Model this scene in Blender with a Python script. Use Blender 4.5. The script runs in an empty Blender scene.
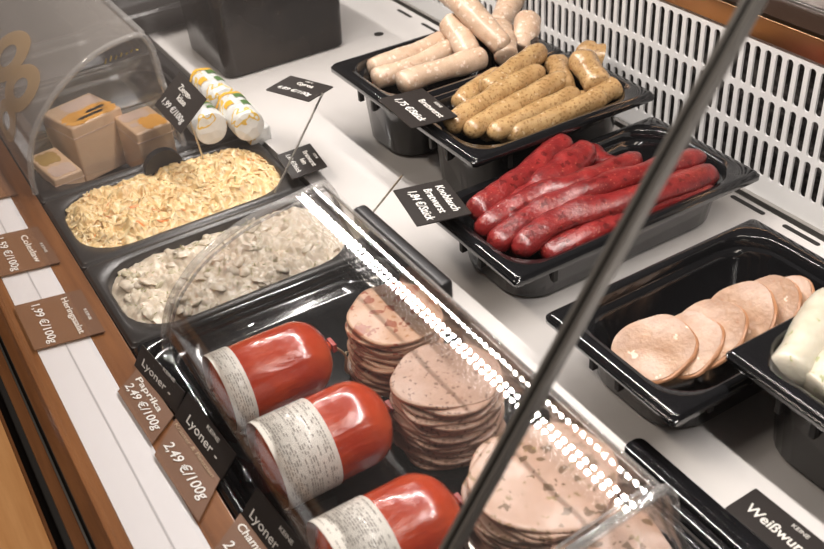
import bpy, bmesh, math, random
from mathutils import Vector, Matrix, Quaternion, noise
PI = math.pi
S = bpy.context.scene
COL = S.collection
rnd = random.Random(7)

# ---------------------------------------------------------------- camera
CAM = Vector((0, 0, .652))
F = 1004.32
RX = Vector((0.52348061, 0.47745648, -0.70569353))      # world axes in lens coordinates (right, down, forward)
RY = Vector((0.8496007, -0.35510047, 0.38997732))
RZ = Vector((-0.06439491, -0.80370328, -0.59153557))
cd = bpy.data.cameras.new('camera'); cam = bpy.data.objects.new('camera', cd); COL.objects.link(cam)
right = Vector((RX[0], RY[0], RZ[0])); up = -Vector((RX[1], RY[1], RZ[1])); back = -Vector((RX[2], RY[2], RZ[2]))
right.normalize(); back = (back - right * back.dot(right)).normalized(); up = back.cross(right)
M = Matrix((right, up, back)).transposed().to_4x4(); M.translation = CAM
cam.matrix_world = M
cd.sensor_width = 36; cd.lens = F * 36 / 824; cd.clip_start = .02
cd.dof.use_dof = True; cd.dof.focus_distance = 1.08; cd.dof.aperture_fstop = 8.5
S.camera = cam

# ---------------------------------------------------------------- world, lamps, exposure
w = bpy.data.worlds.new('world'); S.world = w; w.use_nodes = True
nt = w.node_tree; bg = nt.nodes['Background']
tc = nt.nodes.new('ShaderNodeTexCoord'); nz = nt.nodes.new('ShaderNodeTexNoise'); nz.inputs['Scale'].default_value = 2.2
cr = nt.nodes.new('ShaderNodeValToRGB')
cr.color_ramp.elements[0].position = .35; cr.color_ramp.elements[0].color = (.17, .13, .11, 1)
cr.color_ramp.elements[1].position = .7; cr.color_ramp.elements[1].color = (.62, .52, .46, 1)
nt.links.new(tc.outputs['Generated'], nz.inputs['Vector']); nt.links.new(nz.outputs['Fac'], cr.inputs['Fac']); nt.links.new(cr.outputs['Color'], bg.inputs['Color'])
dt = nt.nodes.new('ShaderNodeVectorMath'); dt.operation = 'DOT_PRODUCT'; nv = nt.nodes.new('ShaderNodeVectorMath'); nv.operation = 'NORMALIZE'
dt.inputs[1].default_value = (-.95, -.31, .0); nt.links.new(tc.outputs['Generated'], nv.inputs[0]); nt.links.new(nv.outputs[0], dt.inputs[0])
mr = nt.nodes.new('ShaderNodeMapRange'); mr.interpolation_type = 'SMOOTHSTEP'
mr.inputs['From Min'].default_value = .90; mr.inputs['From Max'].default_value = 1; mr.inputs['To Min'].default_value = .05; mr.inputs['To Max'].default_value = .62  # bright lobe added to the background, mirrored in the left of the front pane
nt.links.new(dt.outputs['Value'], mr.inputs['Value']); nt.links.new(mr.outputs['Result'], bg.inputs['Strength'])

def area(name, loc, sx, sy, power, col, rot=(0, 0, 0)):
    l = bpy.data.lights.new(name, 'AREA'); l.shape = 'RECTANGLE'; l.size = sx; l.size_y = sy; l.energy = power; l.color = col
    o = bpy.data.objects.new(name, l); COL.objects.link(o); o.location = loc; o.rotation_euler = rot
    return o
area('added_fill_light', (-1.3, -.9, 2.4), 1.2, .3, 34, (1, .88, .76), (math.radians(-18), 0, 0))  # two unseen warm lamps added for fill and highlights on the red sausages
area('added_fill_light', (.6, .9, 2.3), 1.2, .3, 9, (1, .88, .76), (math.radians(20), math.radians(15), 0))
S.view_settings.view_transform = 'Standard'; S.view_settings.look = 'None'; S.view_settings.gamma = 1
S.view_settings.use_curve_mapping = False
S.view_settings.exposure = 0.10

# ---------------------------------------------------------------- helpers
def at(px, py, z):                                   # the point at height z seen at a place of the photo
    d = Vector((px - 412, py - 274.5, F)); v = Vector((RX.dot(d), RY.dot(d), RZ.dot(d)))
    return CAM + v * ((z - CAM.z) / v.z)

MATS = {}
def mat(name, col, rough=.5, metal=0, spec=.5, **k):
    if name in MATS: return MATS[name]
    m = bpy.data.materials.new(name); m.use_nodes = True; b = m.node_tree.nodes['Principled BSDF']
    b.inputs['Base Color'].default_value = (*col, 1); b.inputs['Roughness'].default_value = rough
    b.inputs['Metallic'].default_value = metal; b.inputs['Specular IOR Level'].default_value = spec
    if 'coat' in k: b.inputs['Coat Weight'].default_value = k['coat']; b.inputs['Coat Roughness'].default_value = k.get('coatr', .1)
    if 'sss' in k:
        b.inputs['Subsurface Weight'].default_value = k['sss']; b.inputs['Subsurface Radius'].default_value = (.01, .005, .003); b.inputs['Subsurface Scale'].default_value = 1
    if 'alpha' in k: b.inputs['Alpha'].default_value = k['alpha']
    MATS[name] = m
    return m
def N(m, t, **inp):
    n = m.node_tree.nodes.new(t)
    for k, v in inp.items(): n.inputs[k.replace('_', ' ')].default_value = v
    return n
def coords(m, scale=(1, 1, 1), kind='Object', rot=(0, 0, 0)):
    t = N(m, 'ShaderNodeTexCoord'); mp = N(m, 'ShaderNodeMapping'); mp.inputs['Scale'].default_value = scale; mp.inputs['Rotation'].default_value = rot
    m.node_tree.links.new(t.outputs[kind], mp.inputs['Vector']); return mp.outputs['Vector']
def ramp(m, src, stops, interp='LINEAR'):
    r = N(m, 'ShaderNodeValToRGB'); e = r.color_ramp.elements; r.color_ramp.interpolation = interp
    while len(e) < len(stops): e.new(.5)
    for x, (p, c) in zip(e, stops): x.position = p; x.color = (*c, 1)
    m.node_tree.links.new(src, r.inputs['Fac']); return r.outputs['Color']
def mix(m, f, a, b, mode='MIX'):
    n = N(m, 'ShaderNodeMix'); n.data_type = 'RGBA'; n.blend_type = mode; L = m.node_tree.links
    for s, v in ((0, f), (6, a), (7, b)):
        if isinstance(v, (int, float)): n.inputs[s].default_value = v
        elif isinstance(v, tuple): n.inputs[s].default_value = (*v, 1)
        else: L.new(v, n.inputs[s])
    return n.outputs[2]
def base(m): return m.node_tree.nodes['Principled BSDF']
def setcol(m, s): m.node_tree.links.new(s, base(m).inputs['Base Color'])
def bump(m, src, strength=.3, dist=.001):
    b = N(m, 'ShaderNodeBump'); b.inputs['Strength'].default_value = strength; b.inputs['Distance'].default_value = dist
    m.node_tree.links.new(src, b.inputs['Height']); m.node_tree.links.new(b.outputs['Normal'], base(m).inputs['Normal'])
def noise_t(m, v, scale, detail=3, rough=.5):
    n = N(m, 'ShaderNodeTexNoise', Scale=scale, Detail=detail, Roughness=rough); m.node_tree.links.new(v, n.inputs['Vector']); return n
def voro(m, v, scale, feature='F1'):
    n = N(m, 'ShaderNodeTexVoronoi', Scale=scale); n.feature = feature; m.node_tree.links.new(v, n.inputs['Vector']); return n

def meat(name, a, b, specks, rough=.42, coat=.25, bstr=.35, bscale=350, sss=.12):
    """specks: list of (voronoi scale, radius threshold, share of cells, colour)"""
    m = mat(name, a, rough, coat=coat, coatr=.25, sss=sss); v = coords(m)
    nn = noise_t(m, v, 55, 4, .6); c = ramp(m, nn.outputs['Fac'], [(.3, a), (.7, b)])
    L = m.node_tree.links
    for sc, th, share, colr in specks:
        dist = noise_t(m, v, sc * 1.4, 2, .7)
        add = N(m, 'ShaderNodeVectorMath'); add.operation = 'MULTIPLY_ADD'; add.inputs[1].default_value = (1.5 / sc,) * 3
        L.new(dist.outputs['Color'], add.inputs[0]); L.new(v, add.inputs[2])
        vo = voro(m, add.outputs[0], sc)
        lt = N(m, 'ShaderNodeMath'); lt.operation = 'LESS_THAN'; lt.inputs[1].default_value = th; L.new(vo.outputs['Distance'], lt.inputs[0])
        sp = N(m, 'ShaderNodeSeparateColor'); L.new(vo.outputs['Color'], sp.inputs[0])
        l2 = N(m, 'ShaderNodeMath'); l2.operation = 'LESS_THAN'; l2.inputs[1].default_value = share; L.new(sp.outputs[0], l2.inputs[0])
        mu = N(m, 'ShaderNodeMath'); mu.operation = 'MULTIPLY'; L.new(lt.outputs[0], mu.inputs[0]); L.new(l2.outputs[0], mu.inputs[1])
        m2 = N(m, 'ShaderNodeMath'); m2.operation = 'MULTIPLY'; m2.inputs[1].default_value = .85; L.new(mu.outputs[0], m2.inputs[0])
        c = mix(m, m2.outputs[0], c, colr)
    setcol(m, c); bn = noise_t(m, v, bscale, 3, .6); bump(m, bn.outputs['Fac'], bstr, .001)
    return m

# --- materials
def wood(name, a, b, rough=.35):
    m = mat(name, a, rough, coat=.3); v = coords(m, (6, 90, 90)); n = noise_t(m, v, 1.0, 5, .65)
    setcol(m, ramp(m, n.outputs['Fac'], [(.3, a), (.7, b)])); bump(m, n.outputs['Fac'], .1, .0005); return m
WOODD = wood('brown_oak', (.15, .055, .018), (.26, .105, .036))
WOODL = wood('pale_pine', (.60, .27, .09), (.78, .41, .17))
WHITE = mat('white_enamel', (.70, .67, .65), .22, coat=.25)
v_ = coords(WHITE); n_ = noise_t(WHITE, v_, 4, 3); setcol(WHITE, ramp(WHITE, n_.outputs['Fac'], [(.3, (.66, .63, .61)), (.7, (.74, .71, .69))]))
LOUV = mat('louver_enamel', (.74, .73, .72), .35)
DARK = mat('dark_cavity', (.015, .013, .012), .6)
CAV = mat('evaporator_cavity', (.03, .028, .026), .5)
v_ = coords(CAV); n_ = noise_t(CAV, v_, 160, 4, .7); setcol(CAV, ramp(CAV, n_.outputs['Fac'], [(.45, (.008, .007, .007)), (.75, (.16, .14, .13))]))
BLACK = mat('black_polycarbonate', (.010, .010, .011), .12, spec=.6, coat=.3, coatr=.05)
v_ = coords(BLACK); n_ = noise_t(BLACK, v_, 40, 3); bump(BLACK, n_.outputs['Fac'], .06, .001)
BLACKM = mat('black_satin_plastic', (.014, .013, .014), .38)
GREYPAN = mat('dark_grey_plastic', (.035, .032, .031), .3)
SMOKE = mat('smoked_plastic', (.020, .017, .015), .16, spec=.35, coat=.0)
v_ = coords(SMOKE); n_ = noise_t(SMOKE, v_, 16, 2); setcol(SMOKE, ramp(SMOKE, n_.outputs['Fac'], [(.35, (.005, .004, .004)), (.7, (.028, .022, .018))])); bump(SMOKE, n_.outputs['Fac'], .3, .004)
STEEL = mat('brushed_steel', (.52, .46, .40), .22, 1)
STEELC = mat('steel_with_wood_reflection', (.50, .30, .17), .28, 1)  # copper tone is reflected wood, put into the steel's colour
SATIN = mat('satin_aluminium', (.55, .53, .50), .3, 1)
EDGE = mat('grey_glass_edge', (.46, .45, .43), .3, .45)
CARD = mat('black_price_card', (.022, .017, .015), .42)
CARDB = mat('card_with_wood_reflection', (.17, .085, .048), .4)  # brown is the wood ledge's reflection in the glass, painted onto the cards
INK = mat('cream_print', (.80, .77, .72), .5)
CHALK = mat('chalk_marker', (.86, .84, .81), .6)
GOLD = mat('faint_print', (.42, .30, .19), .5)
PAPER = mat('label_paper', (.86, .82, .75), .45, coat=.3)
PRINT = mat('small_print', (.38, .35, .32), .6)
STRIP = mat('white_label_rail', (.74, .73, .75), .3, coat=.2)
STRIPG = mat('grey_seam', (.45, .45, .47), .4)

def clear(name, haze=.05, tint=(1, 1, 1), ior=1.45, hz=(.8, .78, .76), gr=.03):
    m = bpy.data.materials.new(name); m.use_nodes = True; t = m.node_tree; t.nodes.clear(); L = t.links
    out = t.nodes.new('ShaderNodeOutputMaterial'); tr = t.nodes.new('ShaderNodeBsdfTransparent'); tr.inputs[0].default_value = (*tint, 1)
    gl = t.nodes.new('ShaderNodeBsdfGlossy'); gl.inputs['Roughness'].default_value = gr
    df = t.nodes.new('ShaderNodeBsdfDiffuse'); df.inputs[0].default_value = (*hz, 1)
    fr = t.nodes.new('ShaderNodeFresnel'); ge = t.nodes.new('ShaderNodeNewGeometry'); mr = t.nodes.new('ShaderNodeMapRange')
    mr.inputs['To Min'].default_value = ior; mr.inputs['To Max'].default_value = 1 / ior
    L.new(ge.outputs['Backfacing'], mr.inputs['Value']); L.new(mr.outputs['Result'], fr.inputs[0])
    m1 = t.nodes.new('ShaderNodeMixShader'); m1.inputs[0].default_value = haze; L.new(tr.outputs[0], m1.inputs[1]); L.new(df.outputs[0], m1.inputs[2])
    m2 = t.nodes.new('ShaderNodeMixShader'); L.new(fr.outputs[0], m2.inputs[0]); L.new(m1.outputs[0], m2.inputs[1]); L.new(gl.outputs[0], m2.inputs[2])
    L.new(m2.outputs[0], out.inputs[0]); return m
PANE = clear('front_pane_glass', 0, gr=0)
ACRYL = clear('clear_acrylic', .009, (.98, .98, .98), 1.5, gr=0)
ACRYLH = clear('acrylic_painted_haze', .15, (.96, .95, .94), 1.5, (.80, .74, .69), .01)  # pale diffuse veil stands for the room reflected in the far hood
BEAD = clear('clear_acrylic_edge', .18, (.92, .92, .91), 1.6, (.85, .82, .80), .06)

def new_obj(name, bm, m, parent=None, smooth=True, angle=40):
    me = bpy.data.meshes.new(name); bmesh.ops.recalc_face_normals(bm, faces=bm.faces); bm.to_mesh(me); bm.free()
    for x in (m if isinstance(m, (list, tuple)) else [m]): me.materials.append(x)
    if smooth:
        me.polygons.foreach_set('use_smooth', [True] * len(me.polygons)); me.set_sharp_from_angle(angle=math.radians(angle))
    o = bpy.data.objects.new(name, me); COL.objects.link(o)
    if parent: o.parent = parent
    return o
def tag(o, label, cat, group=None, kind=None):
    o['label'] = label; o['category'] = cat
    if group: o['group'] = group
    if kind: o['kind'] = kind
    return o
def thing(name, loc, label, cat, group=None, rot=None):
    o = bpy.data.objects.new(name, None); COL.objects.link(o); o.location = loc; o.empty_display_size = .02
    if rot is not None: o.rotation_mode = 'QUATERNION'; o.rotation_quaternion = rot
    return tag(o, label, cat, group)
def struct(name, bm, m, smooth=False):
    o = new_obj(name, bm, m, None, smooth); o['kind'] = 'structure'; return o
def box(bm, x0, x1, y0, y1, z0, z1, bev=0):
    r = bmesh.ops.create_cube(bm, size=1)['verts']
    for v in r: v.co = Vector(((x0 + x1) / 2 + v.co.x * (x1 - x0), (y0 + y1) / 2 + v.co.y * (y1 - y0), (z0 + z1) / 2 + v.co.z * (z1 - z0)))
    if bev:
        es = {e for v in r for e in v.link_edges}; bmesh.ops.bevel(bm, geom=list(es), offset=bev, segments=3, affect='EDGES', profile=.6)
    return bm
def B(*a, **k): return box(bmesh.new(), *a, **k)
def rr(x0, x1, y0, y1, r, z, n=7):                   # rounded rectangle loop
    pts = []
    for cx, cy, a0 in ((x1 - r, y1 - r, 0), (x0 + r, y1 - r, 90), (x0 + r, y0 + r, 180), (x1 - r, y0 + r, 270)):
        for i in range(n):
            a = math.radians(a0 + 90 * i / (n - 1)); pts.append(Vector((cx + r * math.cos(a), cy + r * math.sin(a), z)))
    return pts
def loft(bm, loops, cap0=False, cap1=False, closed=True, mi=0):
    L = [[bm.verts.new(p) for p in lp] for lp in loops]; n = len(L[0])
    for a, b in zip(L, L[1:]):
        for i in range(n if closed else n - 1):
            j = (i + 1) % n; f = bm.faces.new((a[i], a[j], b[j], b[i])); f.material_index = mi
    if cap0: bm.faces.new(L[0][::-1]).material_index = mi
    if cap1: bm.faces.new(L[-1]).material_index = mi
    return L
def catmull(P, n):
    P = [Vector(p) for p in P]
    if len(P) == 2: return [P[0].lerp(P[1], i / n) for i in range(n + 1)]
    Q = [P[0] * 2 - P[1]] + P + [P[-1] * 2 - P[-2]]; out = []
    per = max(2, n // (len(P) - 1))
    for k in range(len(P) - 1):
        a, b, c, d = Q[k:k + 4]
        for i in range(per):
            t = i / per
            out.append(.5 * ((2 * b) + (c - a) * t + (2 * a - 5 * b + 4 * c - d) * t * t + (3 * b - a - 3 * c + d) * t ** 3))
    out.append(P[-1]); return out
def tube(bm, P, rf, seg=10, n=None, wob=0, seed=0, flat=1, mi=0):
    """swept tube; rf(t) gives the radius"""
    pts = catmull(P, n or 8) if n else [Vector(p) for p in P]
    if not callable(rf): r0 = rf; rf = lambda t: r0
    loops = []; prev = None
    for i, p in enumerate(pts):
        t = (pts[min(i + 1, len(pts) - 1)] - pts[max(i - 1, 0)]).normalized()
        u = Vector((0, 0, 1)); u = (u - t * u.dot(t))
        if u.length < .1: u = Vector((1, 0, 0)) - t * t.x
        u.normalize(); s = t.cross(u); lp = []
        for k in range(seg):
            a = 2 * PI * k / seg; d = s * math.cos(a) + u * math.sin(a) * flat; rad = rf(i / (len(pts) - 1))
            if wob: rad *= 1 + wob * noise.noise(p * 45 + d * 1.3 + Vector((seed * 3.1, 0, 0)))
            lp.append(p + d * rad)
        loops.append(lp)
    loft(bm, loops, True, True, mi=mi); return bm
def disc_outline(r, seed, n=48, irr=.05):
    return [r * (1 + irr * noise.noise(Vector((math.cos(2 * PI * i / n) * 1.3, math.sin(2 * PI * i / n) * 1.3, seed)))) for i in range(n)]

_fc = 0
def text(parent, s, size, x, y, m, z=.0009, width=None, align='LEFT', shear=0, bold=0, name='lettering', rot=0):
    cu = bpy.data.curves.new('lettering', 'FONT'); cu.body = s; cu.size = size; cu.extrude = .00012; cu.shear = shear; cu.offset = bold
    cu.align_x = align; cu.align_y = 'CENTER'; cu.resolution_u = 3
    t = bpy.data.objects.new('t', cu); COL.objects.link(t); dg = bpy.context.evaluated_depsgraph_get()
    me = bpy.data.meshes.new_from_object(t.evaluated_get(dg)); bpy.data.objects.remove(t)
    if width:
        xs = [v.co.x for v in me.vertices]; k = width / max(1e-6, max(xs) - min(xs))
        for v in me.vertices: v.co.x *= k
    me.materials.clear(); me.materials.append(m)
    o = bpy.data.objects.new(name, me); COL.objects.link(o); o.parent = parent; o.location = (x, y, z); o.rotation_euler = (0, 0, rot)
    return o

# ================================================================ THE SETTING
XL, XR = -2.6, .5
bm = bmesh.new(); box(bm, XL, XR, .428, .826, -.02, 0)
struct('floor', bm, WHITE)
bm = bmesh.new(); box(bm, XL, XR, .10, .84, -.16, -.15); struct('trim_1', bm, DARK)
bm = bmesh.new(); box(bm, XL, XR, .826, .838, -.02, -.006); struct('trim_2', bm, DARK)
bm = bmesh.new(); box(bm, XL, XR, .834, .842, -.006, .0015); struct('trim_3', bm, SATIN)
# deck openings: long slots and round hole punched along the back edge
for k, (x0, x1, y, h) in enumerate([(-.685, -.634, .817, .0032), (-.607, -.556, .817, .0032), (-.529, -.478, .817, .0032), (-1.445, -1.400, .812, .0032), (-1.367, -1.32, .812, .0032)]):
    bm = bmesh.new(); lp = rr(x0, x1, y - h, y + h, h * .98, .0004); lp2 = rr(x0, x1, y - h, y + h, h * .98, -.004); loft(bm, [lp2, lp], cap1=True)
    struct('trim_%d' % (10 + k), bm, DARK)
bm = bmesh.new(); lp = [Vector((-1.375 + .008 * math.cos(a), .734 + .008 * math.sin(a), z)) for z in (0,) for a in [2 * PI * i / 24 for i in range(24)]]
loft(bm, [[p + Vector((0, 0, -.004)) for p in lp], [p + Vector((0, 0, .0004)) for p in lp]], cap1=True); struct('trim_20', bm, DARK)

# louvred back wall with stadium slots
bm = bmesh.new(); WY = .84; pitch = .01500; SW = .0044
rows = [(.028, .073), (.079, .122), (.128, .178)]; edges = [.0255, .0755, .1255, .1825]
x = -1.75 + .003; n = 6
while x < -.15:
    for r, (z0, z1) in enumerate(rows):
        cx0, cx1, cz0, cz1 = x - pitch / 2, x + pitch / 2, edges[r], edges[r + 1]
        inner = [];  outer = []
        for i in range(24):
            a = 2 * PI * (i + .5) / 24; ca, sa = math.cos(a), math.sin(a)
            zc = z1 - SW if sa > 0 else z0 + SW
            inner.append(Vector((x + SW * ca, WY, zc + SW * sa)))
            k = 1 / max(abs(ca), abs(sa)); outer.append(Vector((x + pitch / 2 * ca * k, WY, (cz0 + cz1) / 2 + (cz1 - cz0) / 2 * sa * k)))
        back_ = [p + Vector((0, .003, 0)) for p in inner]
        # corners: replace nearest by exact
        for sx in (cx0, cx1):
            for sz in (cz0, cz1):
                j = min(range(24), key=lambda q: (outer[q].x - sx) ** 2 + (outer[q].z - sz) ** 2); outer[j] = Vector((sx, WY, sz))
        loft(bm, [outer, inner, back_])
    x += pitch
xa, xb = -1.75 + .003 - pitch / 2, x - pitch / 2
for (a0, a1, z0, z1) in ((xa, xb, 0, edges[0]), (xa, xb, edges[3], .19), (XL, xa, 0, .19), (xb, XR, 0, .19)):
    vs = [bm.verts.new(p) for p in ((a0, WY, z0), (a1, WY, z0), (a1, WY, z1), (a0, WY, z1))]; bm.faces.new(vs)
struct('wall_back', bm, LOUV)
bm = B(XL, XR, .866, .872, -.02, .19); struct('wall_back_cavity', bm, CAV)
bm = B(XL, XR, .836, .846, .188, .2135, bev=.0012); struct('trim_4', bm, STEELC, True)
bm = B(XL, XR, .8465, .892, .188, .212); struct('trim_5', bm, mat('dark_brown_shelf', (.055, .032, .022), .3))
bm = B(XL, XR, .892, .896, .188, .215, bev=.0008); struct('trim_6', bm, SATIN, True)
bm = B(XL, XR, .896, 1.4, .188, .213); m_ = mat('mottled_stone_shelf', (.4, .35, .32), .4)
v_ = coords(m_); n_ = noise_t(m_, v_, 30, 4, .7); setcol(m_, ramp(m_, n_.outputs['Fac'], [(.35, (.22, .17, .15)), (.65, (.55, .5, .47))])); struct('trim_7', bm, m_)

# customer-side ledge
bm = B(XL, XR, -.30, -.0092, -.03, -.002); struct('trim_30', bm, WOODL)
bm = B(XL, XR, -.0092, -.0060, -.03, -.004); struct('trim_31', bm, WOODD)
bm = B(XL, XR, -.006, .006, -.04, -.022); struct('trim_32', bm, DARK)
bm = B(XL, XR, .006, .0165, -.03, .0, bev=.001); struct('trim_33', bm, WOODD)
bm = B(XL, XR, .0165, .0182, -.03, .0006); struct('trim_34', bm, SATIN)
bm = B(XL, XR, .0182, .0215, -.03, -.006); struct('trim_35', bm, DARK)
bm = B(XL, XR, .0215, .0475, -.03, .0, bev=.001); struct('trim_36', bm, WOODD)
bm = B(XL, XR, .0475, .1005, -.03, .0005); struct('trim_37', bm, STRIP)
bm = B(XL, XR, .0745, .0762, -.001, .0009); struct('trim_38', bm, STRIPG)
bm = B(XL, XR, .1005, .1285, -.03, .001, bev=.001); struct('trim_39', bm, WOODD)

# front panes and the seam between them
def pane_pt(x, t, off=0):
    a = Vector((x, .035, .002)); b = Vector((x, .487, .66)); d = (b - a).normalized(); nrm = Vector((0, -d.z, d.y))
    return a.lerp(b, t) + nrm * off
def slab(bm, x0, x1, o0, o1, t0=0, t1=1):
    loops = [[pane_pt(x, t, o) for (x, o) in ((x0, o0), (x1, o0), (x1, o1), (x0, o1))] for t in (t0, t1)]
    loft(bm, loops, True, True); return bm
XS = -.3
for nme, x0, x1 in (('window_1', XL, XS - .0044), ('window_2', XS + .0040, XR)):
    o = new_obj(nme, slab(bmesh.new(), x0, x1, 0, .006), PANE, None, False); o['kind'] = 'structure'
t = thing('glass_seam_profile', pane_pt(XS, 0), 'slim satin metal bar with dark centre line joining the two sloping front panes', 'glass joint')
def seam(name, x0, x1, o0, o1, m):
    bm = slab(bmesh.new(), x0, x1, o0, o1)
    for v in bm.verts: v.co -= t.location
    bmesh.ops.bevel(bm, geom=list(bm.edges), offset=.0008, segments=2, affect='EDGES')
    new_obj(name, bm, m, t)
seam('glass_edge_strip', XS - .0046, XS - .0013, -.001, .007, EDGE)
seam('glass_edge_strip', XS + .0013, XS + .0042, -.001, .007, EDGE)
seam('rubber_gasket', XS - .0013, XS + .0013, -.0006, .0064, BLACKM)

# canopy lamp: housing and two rows of diodes
t = thing('led_strip_lamp', (-.85, .497, .662), 'long white lamp housing under the canopy with two rows of tiny white diodes', 'lamp')
new_obj('housing', B(-.9, .9, -.022, .022, .0, .012, bev=.002), SATIN, t)
em = bpy.data.materials.new('diode_glow'); em.use_nodes = True; b_ = em.node_tree.nodes['Principled BSDF']
b_.inputs['Base Color'].default_value = (1, 1, 1, 1); b_.inputs['Emission Color'].default_value = (1, .94, .89, 1); b_.inputs['Emission Strength'].default_value = 395
bm = bmesh.new(); xx = -.88
while xx < .88:
    for yy in (-.005, .005):
        f_ = [bm.verts.new((xx + sx * .0036, yy + sy * .0030, -.0005)) for sx, sy in ((-1, -1), (-1, 1), (1, 1), (1, -1))]; bm.faces.new(f_)
    xx += .0150
new_obj('diode_row', bm, em, t, False)['kind'] = 'stuff'

# ================================================================ PANS
def gn_pan(x0, x1, y0, y1, zr, depth, label, group=None, m=BLACK, ro=.006, ri=.042, il=.011, ie=.016, lugs=True, cat='food pan', name='food_pan'):
    cx, cy = (x0 + x1) / 2, (y0 + y1) / 2; zf = zr - depth
    t = thing(name, (cx, cy, zf), label, cat, group)
    hx, hy = (x1 - x0) / 2, (y1 - y0) / 2
    def L(ix, z, r, iy=None):
        iy = ix if iy is None else iy
        return rr(-hx + ix, hx - ix, -hy + iy, hy - iy, r, z - zf)
    bm = bmesh.new()
    loft(bm, [L(.034, zf, .03, .034), L(.024, zf + .006, .04, .026), L(.0175, zr - .02, .045, .02), L(.013, zr - .009, .04, .014), L(.0035, zr - .0085, ro), L(.0008, zr - .0105, ro), L(0, zr - .0095, ro),
              L(0, zr - .0045, ro), L(.0016, zr - .0035, ro), L(.0022, zr - .0015, ro), L(.004, zr, ro),
              L(il, zr - .0004, ri, ie), L(il + .0015, zr - .0025, ri, ie + .0015), L(il + .003, zr - .012, ri, ie + .003), L(il + .007, zr - .0135, ri, ie + .007),
              L(.021, zr - .02, .042, .024), L(.027, zf + .009, .038, .030), L(.036, zf + .0025, .03, .038)], cap0=True, cap1=True)
    new_obj('pan_body', bm, m, t, angle=50)
    if lugs and zf > -.001:
        zl = zr - zf - .03
        for sx in (-.035, .0):
            new_obj('stacking_lug', B(sx - .003, sx + .003, -hy + .016, -hy + .023, zl - .012, zl + .012 - .004, bev=.001), DARK, t)
        new_obj('stacking_lug', B(hx - .026, hx - .017, -hy + .06, -hy + .066, zl - .01, zl + .008, bev=.001), DARK, t)
    return t
gn_pan(-1.123, -.961, .521, .786, .10, .10, 'black pan holding the thick pale white sausages, rearmost of the pans along the louvred wall')
gn_pan(-.958, -.796, .527, .792, .10, .10, 'black pan filled with brown-speckled bratwurst')
gn_pan(-.8055, -.631, .463, .798, .065, .065, 'large black pan filled with dark red garlic sausages')
gn_pan(-.577, -.404, .454, .726, .065, .065, 'black pan with a row of cooked pink loaf slices')
gn_pan(-.417, -.250, .515, .780, .10, .10, 'black pan of white sausages cut off by the right edge of the photo')
gn_pan(-1.195, -1.020, .131, .424, 0, .065, 'dark grey pan filled with yellow coleslaw', m=GREYPAN, ri=.055, ie=.011)
gn_pan(-1.018, -.845, .131, .424, 0, .065, 'dark grey pan of creamy herring salad, half under the clear hood', m=GREYPAN, ri=.055, ie=.011)
gn_pan(-1.372, -1.197, .131, .424, 0, .065, 'dark grey pan holding cheese blocks and goat cheese rolls', m=GREYPAN, ri=.055)
# wide tray for the cold cuts
gn_pan(-.843, -.3, .131, .426, .003, .018, 'wide shallow black tray under the clear hood with red sausages and sliced meat', m=BLACK, ri=.03, il=.008, ie=.008, name='cold_cut_tray', cat='tray')
gn_pan(-.298, .15, .131, .440, .003, .018, 'shallow black tray to the right of the clear hood', m=BLACKM, ri=.02, il=.008, ie=.008, name='cold_cut_tray', cat='tray')

def rail(name, x0, x1, y0, y1, h, label, cat='rail'):
    t = thing(name, ((x0 + x1) / 2, (y0 + y1) / 2, 0), label, cat)
    hx, hy = (x1 - x0) / 2, (y1 - y0) / 2; r = min(hy * .9, .008)
    bm = bmesh.new(); loft(bm, [rr(-hx, hx, -hy, hy, r, 0), rr(-hx, hx, -hy, hy, r, h - .003), rr(-hx + .001, hx - .001, -hy + .001, hy - .001, r * .9, h - .0008), rr(-hx + .003, hx - .003, -hy + .003, hy - .003, r * .6, h)], True, True)
    new_obj('rail_body', bm, BLACK, t)
    bm = bmesh.new(); box(bm, -hx + .006, hx - .006, -hy * .25, hy * .1, h - .002, h + .0012, bev=.0005); new_obj('raised_bead', bm, BLACK, t)
    return t
rail('tray_edge_rail', -.72, -.12, .4275, .4375, .008, 'low black rail along the rear edge of the hooded tray')
rail('tray_edge_rail', -.447, -.05, .4385, .4610, .010, 'thick black rail with a rounded end lying beside the front of the white deck')

# tall smoked container, and pans further down the counter
def smoked_bin(x0, x1, y0, y1, h, label, z=0):
    t = thing('storage_container', ((x0 + x1) / 2, (y0 + y1) / 2, z), label, 'container'); hx, hy = (x1 - x0) / 2, (y1 - y0) / 2
    bm = bmesh.new()
    def L(i, zz, r=.018): return rr(-hx + i, hx - i, -hy + i, hy - i, r, zz)
    loft(bm, [L(.012, 0, .014), L(.006, .004), L(0, h - .012), L(0, h), L(.003, h), L(.003, h - .012), L(.01, .006), L(.02, .005, .01)], True, True)
    new_obj('container_wall', bm, SMOKE, t); return t
smoked_bin(-1.540, -1.362, .458, .676, .20, 'tall smoked dark container standing on the white deck behind the goat cheese')
gn_pan(-1.80, -1.60, .36, .70, .05, .05, 'dark pan on the deck left of the tall smoked container', m=GREYPAN, lugs=False)
gn_pan(-1.552, -1.376, .131, .424, 0, .065, 'dark grey pan inside the hood at the upper left', m=GREYPAN, ri=.055)
gn_pan(-1.730, -1.554, .131, .424, 0, .065, 'farthest dark grey pan inside the hood at the upper left', m=GREYPAN, ri=.055)

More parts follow.
